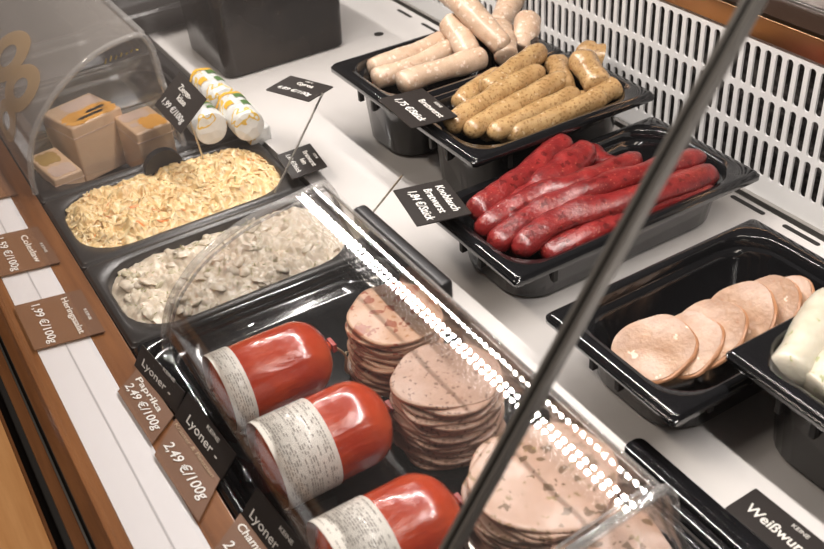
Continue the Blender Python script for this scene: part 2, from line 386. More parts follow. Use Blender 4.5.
# ================================================================ CLEAR HOODS
def hood(name, prof, x0, x1, label, shell, group='clear curved hoods', handle=None, decal=False, knob=None):
    y0 = prof[0][0]; t = thing(name, (x0, y0, prof[0][1]), label, 'display hood')
    P = catmull([Vector((0, p[0], p[1])) for p in prof], 6 * (len(prof) - 1)); o = Vector((0, y0, prof[0][1])); P = [p - o for p in P]
    ln = x1 - x0
    def nrm(i):
        a = P[min(i + 1, len(P) - 1)] - P[max(i - 1, 0)]; v = Vector((0, a.z, -a.y)); return v.normalized()
    Q = [p + nrm(i) * .0015 for i, p in enumerate(P)]
    loop = P + Q[::-1]
    bm = bmesh.new(); nseg = 24
    rings = [[p + Vector((ln * k / nseg, 0, 0)) for p in loop] for k in range(nseg + 1)]; loft(bm, rings, True, True)
    new_obj('curved_shell', bm, shell, t, angle=60)
    for xe in (0.0, ln):
        sx = 1 if xe == 0 else -1
        bm = bmesh.new(); a = [bm.verts.new(p + Vector((xe + sx * .003, 0, 0))) for p in Q]; b2 = [bm.verts.new(p + Vector((xe + sx * .0055, 0, 0))) for p in Q]
        bm.faces.new(a); bm.faces.new(b2[::-1])
        for i in range(len(a)):
            j = (i + 1) % len(a); bm.faces.new((a[i], b2[i], b2[j], a[j]))
        new_obj('end_panel', bm, ACRYL, t, False)
        bm = bmesh.new(); tube(bm, [p + Vector((xe, 0, 0)) - nrm(i) * .001 for i, p in enumerate(P)], .0040, 10); new_obj('edge_bead', bm, BEAD, t)
        bm = bmesh.new(); tube(bm, [p + Vector((xe + sx * .009, 0, 0)) + nrm(i) * .0015 for i, p in enumerate(P)], .0014, 6); new_obj('inner_edge_bead', bm, BEAD, t)
    return t, P, nrm
PR1 = [(.156, .006), (.160, .035), (.172, .065), (.188, .085), (.208, .102), (.232, .114), (.257, .1230), (.280, .1276), (.300, .1300), (.320, .1324), (.336, .1343), (.343, .1350), (.350, .1333), (.356, .124), (.361, .108), (.367, .08), (.398, .006)]
h1, P1, n1 = hood('display_hood', PR1, -.800, -.313, 'clear curved plastic hood over the red sausages and sliced meat', ACRYL)
PR2 = [(.130, .004), (.133, .035), (.145, .072), (.165, .102), (.192, .128), (.222, .148), (.252, .162), (.285, .169), (.308, .1685), (.318, .150), (.322, .1), (.332, .004)]
h2, P2, n2 = hood('display_hood', PR2, -2.2, -1.212, 'clear curved plastic hood with a painted ochre sign reflection over the packaged cheese at the upper left', ACRYLH)
# handle at the back of the near hood
o_ = h1.location
bm = B(.035, .195, -.004, .012, -.013, .013, bev=.0055)
for v in bm.verts: v.co += Vector((0, .364 - o_.y, .108 - o_.z))
new_obj('handle', bm, BLACKM, h1)
bm = B(-.0, .487, -.0013, .0013, -.002, .002, bev=.0005)
for v in bm.verts: v.co += Vector((0, .349 - o_.y, .134 - o_.z))
new_obj('top_edge_bar', bm, BEAD, h1)
o_ = h2.location; ln = 2.2 - 1.212
bm = B(.0, ln, -.003, .003, -.003, .003, bev=.001)
for v in bm.verts: v.co += Vector((0, .312 - o_.y, .171 - o_.z))
new_obj('top_edge_bar', bm, BEAD, h2)
# gold lettering scrap on inner end, reflected sign letters painted as ochre rings on the far hood
def surf(xl, s):                                    # x along, s = arc position 0..1 on far hood profile
    f = s * (len(P2) - 1); i = int(f); p = P2[i].lerp(P2[min(i + 1, len(P2) - 1)], f - i); return p - n2(i) * .0012 + Vector((xl, 0, 0))
OCH = mat('ochre_sign_reflection', (.52, .33, .14), .6, alpha=.62)  # colour of a sign's reflection, painted on the hood
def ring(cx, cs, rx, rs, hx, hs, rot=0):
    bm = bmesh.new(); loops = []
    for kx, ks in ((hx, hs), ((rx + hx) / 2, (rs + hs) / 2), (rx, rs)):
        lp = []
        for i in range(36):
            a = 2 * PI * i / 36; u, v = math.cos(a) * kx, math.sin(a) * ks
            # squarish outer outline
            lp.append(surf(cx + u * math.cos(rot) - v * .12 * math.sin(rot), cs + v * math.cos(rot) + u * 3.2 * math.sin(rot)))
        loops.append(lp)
    loft(bm, loops); return new_obj('painted_sign_reflection', bm, OCH, h2)
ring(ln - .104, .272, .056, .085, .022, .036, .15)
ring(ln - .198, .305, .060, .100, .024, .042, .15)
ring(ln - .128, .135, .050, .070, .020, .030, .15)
bm = bmesh.new()
for k in range(7): tube(bm, [(ln - .005, .128 + k * .007, .140 + k * .0011), (ln - .005, .131 + k * .007, .146 + (k % 2) * .002)], .0010, 6)
new_obj('gold_lettering', bm, mat('gold_print', (.8, .6, .15), .3, 1), h2)
# black knob: a standing half disc on the rim in front of the goat cheese
t = thing('pan_grip', at(164, 167, .002), 'black half-round grip standing between the cheese pan and the coleslaw', 'grip')
bm = bmesh.new(); lp = [Vector((-.006, -.026, 0)), *[Vector((-.006, -.026 * math.cos(PI * i / 20), .026 * math.sin(PI * i / 20))) for i in range(1, 20)], Vector((-.006, .026, 0))]
loft(bm, [[p * 1 for p in lp], [p + Vector((.012, 0, 0)) for p in lp]], True, True); new_obj('grip_plate', bm, BLACKM, t)

# ================================================================ FOOD
def sausage(name, P, r, m, label, group, cat='sausage', seed=0, taper=.12, n=22, wob=.08, nip=True, flat=1):
    P = [Vector(p) for p in P]; o = sum(P, Vector()) / len(P)
    t = thing(name, o, label, cat, group)
    def rf(u):
        e = min(u, 1 - u); k = min(1, e / taper); return r * (max(.22, math.sqrt(max(0, 1 - (1 - k) ** 2))) * (1 - .06 * math.cos(u * 9 + seed)))
    pts = catmull([p - o for p in P], n)
    # finer sampling at the ends
    m_ = len(pts) - 1
    def samp(u):
        f = u * m_; i = min(int(f), m_ - 1); return pts[i].lerp(pts[i + 1], f - i)
    us = [0, .006, .02, .045, .08, .12] + [.12 + .76 * i / 20 for i in range(1, 20)] + [.88, .92, .955, .98, .994, 1]
    loops = []; rings = [samp(u) for u in us]
    bm = bmesh.new()
    for i, (u, p) in enumerate(zip(us, rings)):
        a, b = samp(max(0, u - .03)), samp(min(1, u + .03)); tn = (b - a).normalized()
        uu = Vector((0, 0, 1)) - tn * tn.z
        uu.normalize(); s = tn.cross(uu); lp = []
        for k in range(20):
            an = 2 * PI * k / 20; d = s * math.cos(an) + uu * math.sin(an) * flat
            rad = rf(u) * (1 + wob * noise.noise((p + o) * 38 + d * .9 + Vector((seed * 5.3, 0, 0))) + wob * .35 * noise.noise((p + o) * 150 + d * 2))
            lp.append(p + d * rad)
        loops.append(lp)
    loft(bm, loops, True, True); new_obj('sausage_body', bm, m, t, angle=70)
    if nip:
        for a, b in ((rings[1], rings[0]), (rings[-2], rings[-1])):
            d = (b - a).normalized(); bm = bmesh.new(); tube(bm, [b - d * .002, b + d * r * .25, b + d * r * .42 + Vector((0, 0, .0005))], lambda q: r * (.24 - .12 * q), 8)
            new_obj('casing_end', bm, m, t)
    return t
PALE = meat('pale_sausage_skin', (.50, .34, .23), (.68, .50, .37), [(160, .4, .3, (.84, .70, .58)), (90, .25, .25, (.50, .30, .20))], .36, .3, .6, 180)
BRAT = meat('speckled_bratwurst_skin', (.34, .195, .08), (.52, .34, .16), [(260, .42, .5, (.27, .15, .06)), (200, .36, .12, (.62, .46, .28))], .26, .6, .9, 200)
RED = meat('red_sausage_skin', (.12, .008, .010), (.29, .024, .022), [(330, .30, .16, (.42, .12, .08)), (120, .4, .3, (.10, .005, .005))], .30, .55, 1.0, 240, sss=.04)
WHITEW = meat('white_sausage_skin', (.52, .47, .36), (.68, .63, .52), [(120, .25, .16, (.32, .36, .15))], .36, .3, .3)

g = 'pale white sausages in the rear pan'
for i, (P, r, lb) in enumerate([
    ([(369, 70, .088), (405, 58, .09), (447, 40, .09)], .0145, 'pale sausage lying at the left wall of its pan'),
    ([(372, 79, .080), (412, 67, .082), (453, 48, .088)], .014, 'second pale sausage from the left, partly under the leftmost one'),
    ([(398, 84, .094), (440, 70, .096), (486, 57, .096)], .014, 'pale sausage nearest the speckled bratwurst pan, lying straight'),
    ([(450, 24, .112), (460, 38, .105), (472, 58, .09)], .0165, 'short thick pale sausage crossing behind the straight ones'),
    ([(440, -14, .150), (466, 8, .138), (506, 50, .100)], .016, 'long pale sausage running diagonally over the pile to the back'),
    ([(500, 28, .105), (503, 42, .1), (507, 58, .09)], .0165, 'stubby pale sausage end pointing to the front in the middle of the pile'),
    ([(520, -14, .115), (508, 8, .1), (496, 28, .09)], .0165, 'pale sausage in the rear right of the pan against the louvred wall'),
    ([(529, 18, .110), (525, 34, .1), (518, 50, .085)], .0165, 'upright-leaning pale sausage beside the bratwurst at the right rear')]):
    sausage('pale_sausage', [at(*p) for p in P], r * 1.04, PALE, lb, g, seed=i, nip=False, wob=.12, taper=.055)
g = 'speckled bratwurst in the second pan'
for i, (P, r, lb) in enumerate([
    ([(457, 107, .092), (478, 88, .098), (502, 76, .098)], .0115, 'short speckled bratwurst at the left front of its pan'),
    ([(484, 92, .105), (512, 70, .112), (543, 50, .112)], .0118, 'speckled bratwurst lying highest on the left side'),
    ([(447, 127, .096), (490, 99, .104), (543, 70, .106)], .0118, 'long speckled bratwurst under the price tag corner'),
    ([(466, 133, .094), (515, 105, .100), (566, 77, .106)], .0115, 'long speckled bratwurst third from the left'),
    ([(488, 135, .090), (540, 112, .094), (578, 92, .098)], .0113, 'speckled bratwurst fourth from the left'),
    ([(505, 136, .084), (555, 117, .088), (606, 95, .096)], .0113, 'rightmost long speckled bratwurst along the pan wall'),
    ([(588, 106, .085), (602, 95, .094), (617, 86, .098)], .0125, 'speckled bratwurst end poking up at the right rear of its pan'),
    ([(580, 60, .110), (590, 72, .108), (600, 88, .1)], .0155, 'yellowish bratwurst lying across the rear end of the others'),
    ([(556, 62, .100), (560, 75, .1), (566, 92, .094)], .0125, 'bratwurst end tucked between the rear pieces'),
    ([(462, 130, .078), (505, 104, .082), (550, 80, .086)], .0115, 'speckled bratwurst lying low between the second and third from the left'),
    ([(480, 135, .078), (520, 113, .080), (570, 92, .084)], .0115, 'speckled bratwurst lying low under the third and fourth from the left'),
    ([(497, 137, .076), (545, 116, .078), (590, 98, .082)], .0115, 'speckled bratwurst lying low beside the rightmost long one'),
    ([(583, 50, .098), (592, 54, .098), (604, 57, .094)], .0130, 'short bratwurst stub against the rear wall of the pan')]):
    sausage('speckled_bratwurst', [at(*p) for p in P], r * 1.14, BRAT, lb, g, seed=i + 20, taper=.085, wob=.16, nip=False)
g = 'dark red garlic sausages'
for i, (P, r, lb) in enumerate([
    ([(473, 216, .070), (520, 178, .078), (568, 141, .082)], .0135, 'straight red sausage at the left wall of its pan'),
    ([(495, 222, .062), (545, 186, .072), (590, 147, .080)], .0165, 'thick red sausage with crinkled clear skin, second from the left'),
    ([(476, 232, .062), (530, 197, .076), (584, 182, .080), (640, 156, .078)], .0120, 'red sausage curving over the pile from the front left corner'),
    ([(490, 247, .058), (540, 212, .070), (612, 182, .080), (705, 156, .070)], .0130, 'longest red sausage reaching to the rear right of the pan'),
    ([(514, 252, .056), (560, 219, .066), (630, 200, .072), (716, 172, .066)], .0138, 'thick red sausage lying second from the right wall'),
    ([(540, 254, .046), (585, 236, .054), (650, 206, .058), (712, 187, .056)], .0125, 'red sausage lying along the right wall of its pan'),
    ([(486, 240, .046), (535, 210, .052), (610, 178, .055)], .0130, 'red sausage lying low between the front left ones'),
    ([(508, 252, .044), (550, 226, .050), (640, 190, .055)], .0130, 'red sausage lying low under the longest ones'),
    ([(590, 150, .058), (610, 166, .060), (660, 176, .056)], .0120, 'red sausage half hidden in the middle of the pile')]):
    sausage('red_garlic_sausage', [at(*p) for p in P], r * 1.12, RED, lb, g, seed=i + 40, taper=.07, wob=.26, nip=False, flat=.88)
g = 'white sausages at the right edge'
for i, (P, r, lb) in enumerate([
    ([(786, 378, .090), (806, 345, .094), (836, 296, .094)], .0185, 'white sausage at the left of its pan by the right edge of the photo'),
    ([(808, 392, .082), (832, 372, .088), (870, 335, .09)], .0180, 'white sausage lying in front of the other one at the right edge'),
    ([(828, 345, .085), (850, 325, .085), (880, 300, .085)], .0180, 'white sausage behind, mostly outside the right edge')]):
    sausage('white_sausage', [at(*p) for p in P], r, WHITEW, lb, g, seed=i + 60, taper=.12, wob=.08, nip=False)

# ---- round-ish slices
def slice_mesh(r, th, seed, wave=.0015, irr=.06, n=48, sq=1, k2=1, ctr=4, fold=0):
    bm = bmesh.new(); out = disc_outline(r, seed, n, irr); loops = []
    def z(x, y): return wave * noise.noise(Vector((x * 34, y * 34, seed * 1.7))) * 2 + fold * max(0, (x / r)) ** 2
    fr = [.12, .35, .6, .8, .93, .985, 1.0]
    top = [[Vector((math.cos(2 * PI * i / n) * out[i] * f * sq, math.sin(2 * PI * i / n) * out[i] * f / sq, 0)) for i in range(n)] for f in fr]
    L = []
    for f, lp in zip(fr, top): L.append([Vector((p.x, p.y, z(p.x, p.y) + th / 2 * (1 if f < .99 else .55))) for p in lp])
    L2 = []
    for f, lp in zip(fr, top): L2.append([Vector((p.x, p.y, z(p.x, p.y) - th / 2 * (1 if f < .99 else .55))) for p in lp])
    loft(bm, L + L2[::-1], True, True); return bm
LOAF = meat('cooked_loaf_meat', (.31, .17, .10), (.47, .29, .185), [(110, .30, .3, (.36, .18, .10)), (60, .3, .3, (.74, .54, .41))], .36, .3, .9, 170)
CRUST = mat('brown_crust', (.42, .20, .10), .45)
g = 'cooked loaf slices'
for i, (px, py, z, r, tx, tz, lb) in enumerate([
    (783, 306, .050, .0300, 40, -10, 'rearmost small loaf slice in the row'),
    (764, 312, .048, .0345, 40, -8, 'loaf slice second from the rear of the row'),
    (738, 318, .046, .0370, 38, -12, 'loaf slice with a brown notch in its rim in the rear half of the row'),
    (706, 334, .044, .0370, 34, -8, 'middle loaf slice of the row, next in front of the notched one'),
    (684, 345, .038, .0345, 28, -2, 'loaf slice second from the front with a browned edge'),
    (653, 349, .036, .0385, 17, 6, 'large loaf slice lying foremost in the row')]):
    p = at(px, py, z)
    q = Quaternion((0, 0, 1), math.radians(tz)) @ Quaternion((1, 0, 0), math.radians(tx))
    t = thing('loaf_slice', p, lb, 'meat slice', g, q)
    new_obj('meat_face', slice_mesh(r, .006, i * 3.7 + 2, .001, .14, sq=.97), LOAF, t, angle=50)
    bm = bmesh.new(); out = disc_outline(r, i * 3.7 + 2, 48, .14); pts = [Vector((math.cos(2 * PI * k / 48) * out[k] * .97, math.sin(2 * PI * k / 48) * out[k] / .97, .0004)) for k in range(-14, 16)]
    tube(bm, [p_ * 1.0 for p_ in pts], lambda u: .0022 * math.sin(PI * min(max(u, .03), .97)) + .0003, 8, wob=.5); new_obj('browned_rim', bm, CRUST, t)

PAPR = meat('paprika_lyoner_cut', (.58, .34, .22), (.66, .41, .28), [(64, .46, .55, (.34, .08, .035)), (150, .36, .3, (.46, .22, .10))], .38, .25, .15)
PEPP = meat('pepper_lyoner_cut', (.48, .30, .22), (.58, .38, .29), [(210, .36, .40, (.22, .12, .08)), (110, .24, .28, (.38, .22, .15))], .42, .2, .3)
HERB = meat('mushroom_lyoner_cut', (.58, .37, .27), (.66, .44, .34), [(85, .42, .42, (.18, .10, .045)), (150, .32, .25, (.34, .22, .11)), (50, .2, .3, (.40, .28, .12))], .36, .3, .15)
EDG = meat('sausage_slice_edge', (.50, .33, .24), (.60, .42, .32), [(200, .2, .3, (.30, .18, .12))], .42, .2, .3)
def stack(px, py, ztop, zb, r, mt, nsl, label_top, label_mid, grp, seed, sq=1, cnt=None, irr=.13, tilt=0):
    c = at(px, py, ztop); th = (ztop - zb) / nsl
    me = [slice_mesh(r * s, th * .93, seed + k * 2.3, th * .5, irr, sq=sq) for k, s in enumerate((1, .985, 1.01, .97))]
    objs = []
    for k in range(nsl):
        top = k == nsl - 1; kk = k % 4
        nm = 'lyoner_slice'
        if k < 4:
            o = new_obj(nm, me[kk], mt, None, angle=60); objs.append(o)
        else:
            o = objs[kk].copy(); COL.objects.link(o)
        j = Vector((rnd.uniform(-1, 1), rnd.uniform(-1, 1), 0)) * (r * .05 + (nsl - k) * r * .003)
        o.location = Vector((c.x, c.y, zb + th * (k + .5))) + j; o.rotation_euler = (rnd.uniform(-.012, .012), rnd.uniform(-.012, .012), seed + rnd.uniform(-.12, .12))
        tag(o, label_top if top else label_mid, 'meat slice', grp)
    return c
stack(394, 313, .060, -.010, .0455, PAPR, 19, 'top slice with red paprika pieces on the rear stack of sliced sausage', 'slice below the top in the rear stack with red paprika pieces', 'slices in the paprika sausage stack', 1.3, 1.0)
stack(447, 376, .060, -.010, .0465, PEPP, 20, 'top slice with fine dark specks on the middle stack of sliced sausage', 'slice below the top in the middle finely speckled stack', 'slices in the pepper sausage stack', 4.1, 1.03)
stack(541, 474, .062, -.010, .0570, HERB, 19, 'top slice with brown mushroom pieces on the stack behind the metal seam bar', 'slice below the top in the stack with brown mushroom pieces', 'slices in the mushroom sausage stack', 7.7, 1.0)
stack(612, 556, .050, -.010, .0430, HERB, 11, 'top slice of the stack cut off by the bottom edge, right of the mushroom stack', 'slice below the top in the stack cut off by the bottom edge', 'slices in the foremost stack', 9.9, 1.0)

# ---- Lyoner chubs
CHUB = mat('red_glossy_casing', (.62, .055, .016), .22, coat=.5, coatr=.06, spec=.5)
v_ = coords(CHUB); n_ = noise_t(CHUB, v_, 26, 3); setcol(CHUB, ramp(CHUB, n_.outputs['Fac'], [(.3, (.42, .030, .010)), (.72, (.60, .085, .026))])); n2_ = noise_t(CHUB, coords(CHUB, (1, .35, 1)), 60, 3); bump(CHUB, n2_.outputs['Fac'], .55, .004)
STRING = mat('cotton_string', (.62, .50, .32), .7)
CLIP = mat('red_clip_tag', (.45, .05, .04), .4)
def chub(xc, zc, y0, y1, r, lab, label, seed):
    t = thing('lyoner_sausage', (xc, (y0 + y1) / 2, zc - r), label, 'sausage', 'whole red lyoner sausages'); hl = (y1 - y0) / 2
    bm = bmesh.new(); loops = []; us = [0, .01, .03, .07, .12, .18] + [.18 + .64 * i / 14 for i in range(1, 14)] + [.82, .87, .91, .945, .97, .99, 1]
    for u in us:
        e0 = min(1, u / .14); e1 = min(1, (1 - u) / .26); rad = r * min(math.sqrt(1 - (1 - e0) ** 2) if e0 < 1 else 1, math.sqrt(1 - (1 - e1) ** 2) if e1 < 1 else 1); rad = max(rad, r * .10)
        lp = []
        for k in range(40):
            a = 2 * PI * k / 40; w_ = 1 + .012 * math.sin(a * 9 + seed) * max(0, (u - .8) / .2) * 2
            w_ += .022 * noise.noise(Vector((math.cos(a) * 1.6, math.sin(a) * 1.6, u * 5 + seed)))
            lp.append(Vector((math.cos(a) * rad * w_, -hl + 2 * hl * u, r + math.sin(a) * rad * w_)))
        loops.append(lp)
    loft(bm, loops, True, True); new_obj('casing', bm, CHUB, t, angle=80)
    # wrapped paper label
    bm = bmesh.new(); l0, l1 = lab[0] - (y0 + y1) / 2, lab[1] - (y0 + y1) / 2; R_ = r * 1.03
    loops = []
    for yy, rr_ in ((l0, R_ * .985), (l0 + .001, R_), (l1 - .001, R_), (l1, R_ * .985)):
        loops.append([Vector((math.cos(a) * rr_, yy, r + math.sin(a) * rr_)) for a in [math.radians(-60 + 270 * i / 60) for i in range(61)]])
    loft(bm, loops, closed=False); lb = new_obj('paper_label', bm, PAPER, t, angle=60)
    bm = bmesh.new(); rg = random.Random(seed); R2 = R_ + .0003
    col_ = l0 + .004
    while col_ < l1 - .004:
        a = rg.uniform(-30, -10)
        while a < 175:
            wl = rg.uniform(2, 7)
            if rg.random() < .72 and not (60 < a < 64):
                q = []
                for i in range(4):
                    aa = math.radians(a + wl * i / 3); q.append([Vector((math.cos(aa) * R2, col_ + dy, r + math.sin(aa) * R2)) for dy in (0, .0009)])
                loft(bm, q, closed=False)
            a += wl + 1.6
        col_ += .0022 if rg.random() < .85 else .005
    new_obj('small_print', bm, PRINT, lb, False)
    bm = bmesh.new(); e = hl
    tube(bm, [(0, e - .004, r), (0, e + .004, r), (.002, e + .008, r - .002)], lambda q: r * (.14 - .06 * q), 8); new_obj('gathered_end', bm, CHUB, t)
    bm = bmesh.new(); bmesh.ops.create_cube(bm, size=1)
    for v in bm.verts: v.co = Vector((v.co.x * .013, e + .005 + v.co.y * .004, r + v.co.z * .009))
    new_obj('clip', bm, CLIP, t)
    bm = bmesh.new(); tube(bm, [(0, e + .005, r), (.008, e + .014, r - .012), (.014, e + .010, r - .026), (.02, e + .020, -.0 + .004)], .0013, 6, 18)
    tube(bm, [(.008, e + .014, r - .012), (-.006, e + .022, r - .022), (-.014, e + .03, .004)], .0012, 6, 12)
    new_obj('string', bm, STRING, t)
    return t
chub(-.694, .027, .167, .284, .0375, (.171, .193), 'whole red lyoner sausage with a narrow paper label, farthest of the three', 3)
chub(-.584, .029, .165, .285, .0395, (.169, .220), 'whole red lyoner sausage with a wide printed label, middle of the three', 5)
chub(-.459, .029, .160, .276, .0395, (.164, .209), 'whole red lyoner sausage nearest the bottom edge of the photo', 9)

# ---- salads
def inside(x, y, x0, x1, y0, y1, r):
    cx = min(max(x, x0 + r), x1 - r); cy = min(max(y, y0 + r), y1 - r); d = math.hypot(x - cx, y - cy)
    return r - d                                        # distance to the edge
def heap(x0, x1, y0, y1, r, zedge, hgt, amp, sc, seed, n=90):
    bm = bmesh.new(); vv = {}
    nx = int(n * (x1 - x0) / (y1 - y0)) + 1
    def zz(x, y):
        e = max(0, min(1, inside(x, y, x0, x1, y0, y1, r) / .03)); s = e * e * (3 - 2 * e)
        p = Vector((x * sc, y * sc, seed)); q = noise.noise(p) * .5 + noise.noise(p * 2.3) * .35 + abs(noise.noise(p * 4.5)) * .3 + noise.noise(p * 10) * .12
        return zedge + hgt * s * (.75 + .25 * noise.noise(Vector((x * 12, y * 12, seed)))) + amp * q * (.4 + .6 * s)
    for i in range(nx + 1):
        for j in range(n + 1):
            x = x0 + (x1 - x0) * i / nx; y = y0 + (y1 - y0) * j / n
            if inside(x, y, x0, x1, y0, y1, r) >= -.001: vv[i, j] = bm.verts.new((x, y, zz(x, y)))
    for (i, j) in list(vv):
        k = [(i, j), (i + 1, j), (i + 1, j + 1), (i, j + 1)]
        if all(q in vv for q in k): bm.faces.new([vv[q] for q in k])
    return bm, zz
def slawmat(name, a, b, c):
    m = mat(name, a, .34, coat=.35, coatr=.2, sss=.1); v = coords(m); n = noise_t(m, v, 110, 4, .6); setcol(m, ramp(m, n.outputs['Fac'], [(.3, a), (.55, b), (.75, c)])); n2 = noise_t(m, v, 300, 3); bump(m, n2.outputs['Fac'], .4, .001); return m
SL1 = slawmat('coleslaw_cream', (.74, .46, .20), (.86, .62, .31), (.92, .74, .46))
SL2 = slawmat('cabbage_shred', (.80, .55, .26), (.90, .70, .40), (.94, .80, .56))
SLC = mat('carrot_shred', (.80, .27, .07), .35, coat=.4)
SLG = mat('herb_flake', (.30, .30, .10), .5)
bx = (-1.188, -1.028, .140, .414)
bm, zz = heap(*bx, .054, -.007, .015, .020, 46, 3, 150)
for k in range(1150):
    x, y = rnd.uniform(bx[0], bx[1]), rnd.uniform(bx[2], bx[3])
    if inside(x, y, *bx, .052) < .004: continue
    a = rnd.uniform(0, PI); l = rnd.uniform(.006, .019); c = Vector((math.cos(a), math.sin(a), 0)); cu = rnd.uniform(-.4, .4)
    r0 = rnd.uniform(.0008, .0018) if k % 3 else rnd.uniform(.0022, .0036); d = Vector((-c.y, c.x, 0)); lift = rnd.uniform(.0, .0035); P = []
    for u in (-1, 0, 1):
        p = Vector((x, y, 0)) + c * l * u / 2 + d * l * cu * (u * u - .5) * .6
        P.append(Vector((p.x, p.y, zz(p.x, p.y) - r0 * .25 + lift * (rnd.random()))))
    r_ = r0; q = rnd.random()
    mi = 2 if q < .04 else (3 if q < .07 else (1 if q < .5 else 0)); rr_ = r_ * (.8 if mi == 3 else 1)
    tube(bm, P if mi != 3 else P[:2], lambda u, rr_=rr_: rr_ * (1 - .5 * abs(2 * u - 1)), 5, flat=.6, mi=mi)
o = new_obj('coleslaw_salad', bm, [SL1, SL2, SLC, SLG], None, angle=60); tag(o, 'yellow shredded coleslaw with orange carrot shreds heaped in the grey pan', 'salad', kind='stuff')
HE1 = slawmat('herring_cream', (.60, .50, .38), (.70, .60, .48), (.80, .71, .58))
HE2 = mat('herring_piece', (.50, .43, .34), .25, coat=.5); HE3 = mat('apple_piece', (.52, .46, .32), .3, coat=.4)
bx = (-1.008, -.855, .141, .413)
bm, zz = heap(*bx, .052, -.012, .015, .020, 27, 8, 150)
for k in range(100):
    x, y = rnd.uniform(bx[0], bx[1]), rnd.uniform(bx[2], bx[3])
    if inside(x, y, *bx, .052) < .010: continue
    s = Vector((rnd.uniform(.005, .012), rnd.uniform(.004, .008), rnd.uniform(.002, .0042))); M_ = Matrix.LocRotScale(Vector((x, y, zz(x, y) - s.z * .35)), Quaternion((rnd.uniform(-.5, .5), rnd.uniform(-.5, .5), 1), rnd.uniform(0, PI)), s)
    q = rnd.random(); mi = 1 if q < .12 else (2 if q < .2 else 0)
    r_ = bmesh.ops.create_icosphere(bm, subdivisions=2, radius=1, matrix=M_)
    for v in r_['verts']:
        v.co += Vector((noise.noise(v.co * 300), noise.noise(v.co * 300 + Vector((5, 0, 0))), noise.noise(v.co * 280))) * .0024
        for f in v.link_faces: f.material_index = mi
for k in range(150):
    x, y = rnd.uniform(bx[0], bx[1]), rnd.uniform(bx[2], bx[3])
    if inside(x, y, *bx, .052) < .010: continue
    a = rnd.uniform(0, PI); p = Vector((x, y, zz(x, y) + .003)); tube(bm, [p, p + Vector((math.cos(a), math.sin(a), .1)) * .004], .0005, 4, mi=3)
o = new_obj('herring_salad', bm, [HE1, HE2, HE3, SLG], None, angle=60); tag(o, 'creamy off-white herring salad with chunky pieces in the grey pan partly under the hood', 'salad', kind='stuff')

# ---- wrapped cheese blocks under the far hood
BUT = mat('beige_wrapper', (.80, .54, .35), .35, coat=.4)
ORG = mat('orange_print', (.95, .45, .06), .4, coat=.3); GRY = mat('grey_print', (.42, .42, .40), .4); PNK = mat('pale_pink_print', (.70, .52, .44), .4)
def block(cx, cy, sx, sy, rot, ztop, zb, label, prints):
    t = thing('cheese_pack', (cx, cy, zb), label, 'packaged cheese', 'wrapped cheese blocks', Quaternion((0, 0, 1), math.radians(rot)))
    hx, hy, h = sx / 2, sy / 2, ztop - zb
    new_obj('wrapper', B(-hx, hx, -hy, hy, 0, h, bev=.0035), BUT, t)
    new_obj('wrapper_seam', B(-hx - .0006, hx + .0006, -hy - .0006, hy + .0006, h * .80, h * .815), PNK, t)
    for (x0, x1, y0, y1, m) in prints:
        bm = bmesh.new(); a_, b_, c_, d_ = -hx + sx * x0, -hx + sx * x1, -hy + sy * y0, -hy + sy * y1; n = 14; lp = []
        for k in range(n * 2):
            an = 2 * PI * k / (n * 2); lp.append(Vector(((a_ + b_) / 2 + (b_ - a_) / 2 * max(-1, min(1, 1.25 * math.cos(an))) * (1 - .12 * math.sin(k * 1.9)), (c_ + d_) / 2 + (d_ - c_) / 2 * max(-1, min(1, 1.25 * math.sin(an))) * (1 - .10 * math.cos(k * 2.7)), h)))
        loft(bm, [[p - Vector((0, 0, .0002)) for p in lp], [p + Vector((0, 0, .0004)) for p in lp]], True, True); new_obj('printed_panel', bm, m, t, False)
    return t
block(-1.335, .234, .080, .080, 16, .040, -.045, 'tall beige cheese block with orange and grey printed top at the back of the hood', [(.50, .97, .05, .97, ORG), (.08, .45, .30, .95, PNK), (.62, .72, .5, .85, GRY), (.76, .86, .25, .75, GRY)])
block(-1.272, .299, .072, .052, 6, .030, -.045, 'beige cheese block with orange print beside the right end of the hood', [(.45, .97, .35, .96, ORG), (.06, .42, .06, .8, PNK), (.55, .7, .1, .3, PNK)])
block(-1.266, .170, .088, .040, 8, .010, -.045, 'low beige cheese block with a gold label strip at the front of the hood', [(.1, .5, .1, .8, mat('gold_label', (.42, .26, .07), .4)), (.6, .95, .1, .9, PNK)])
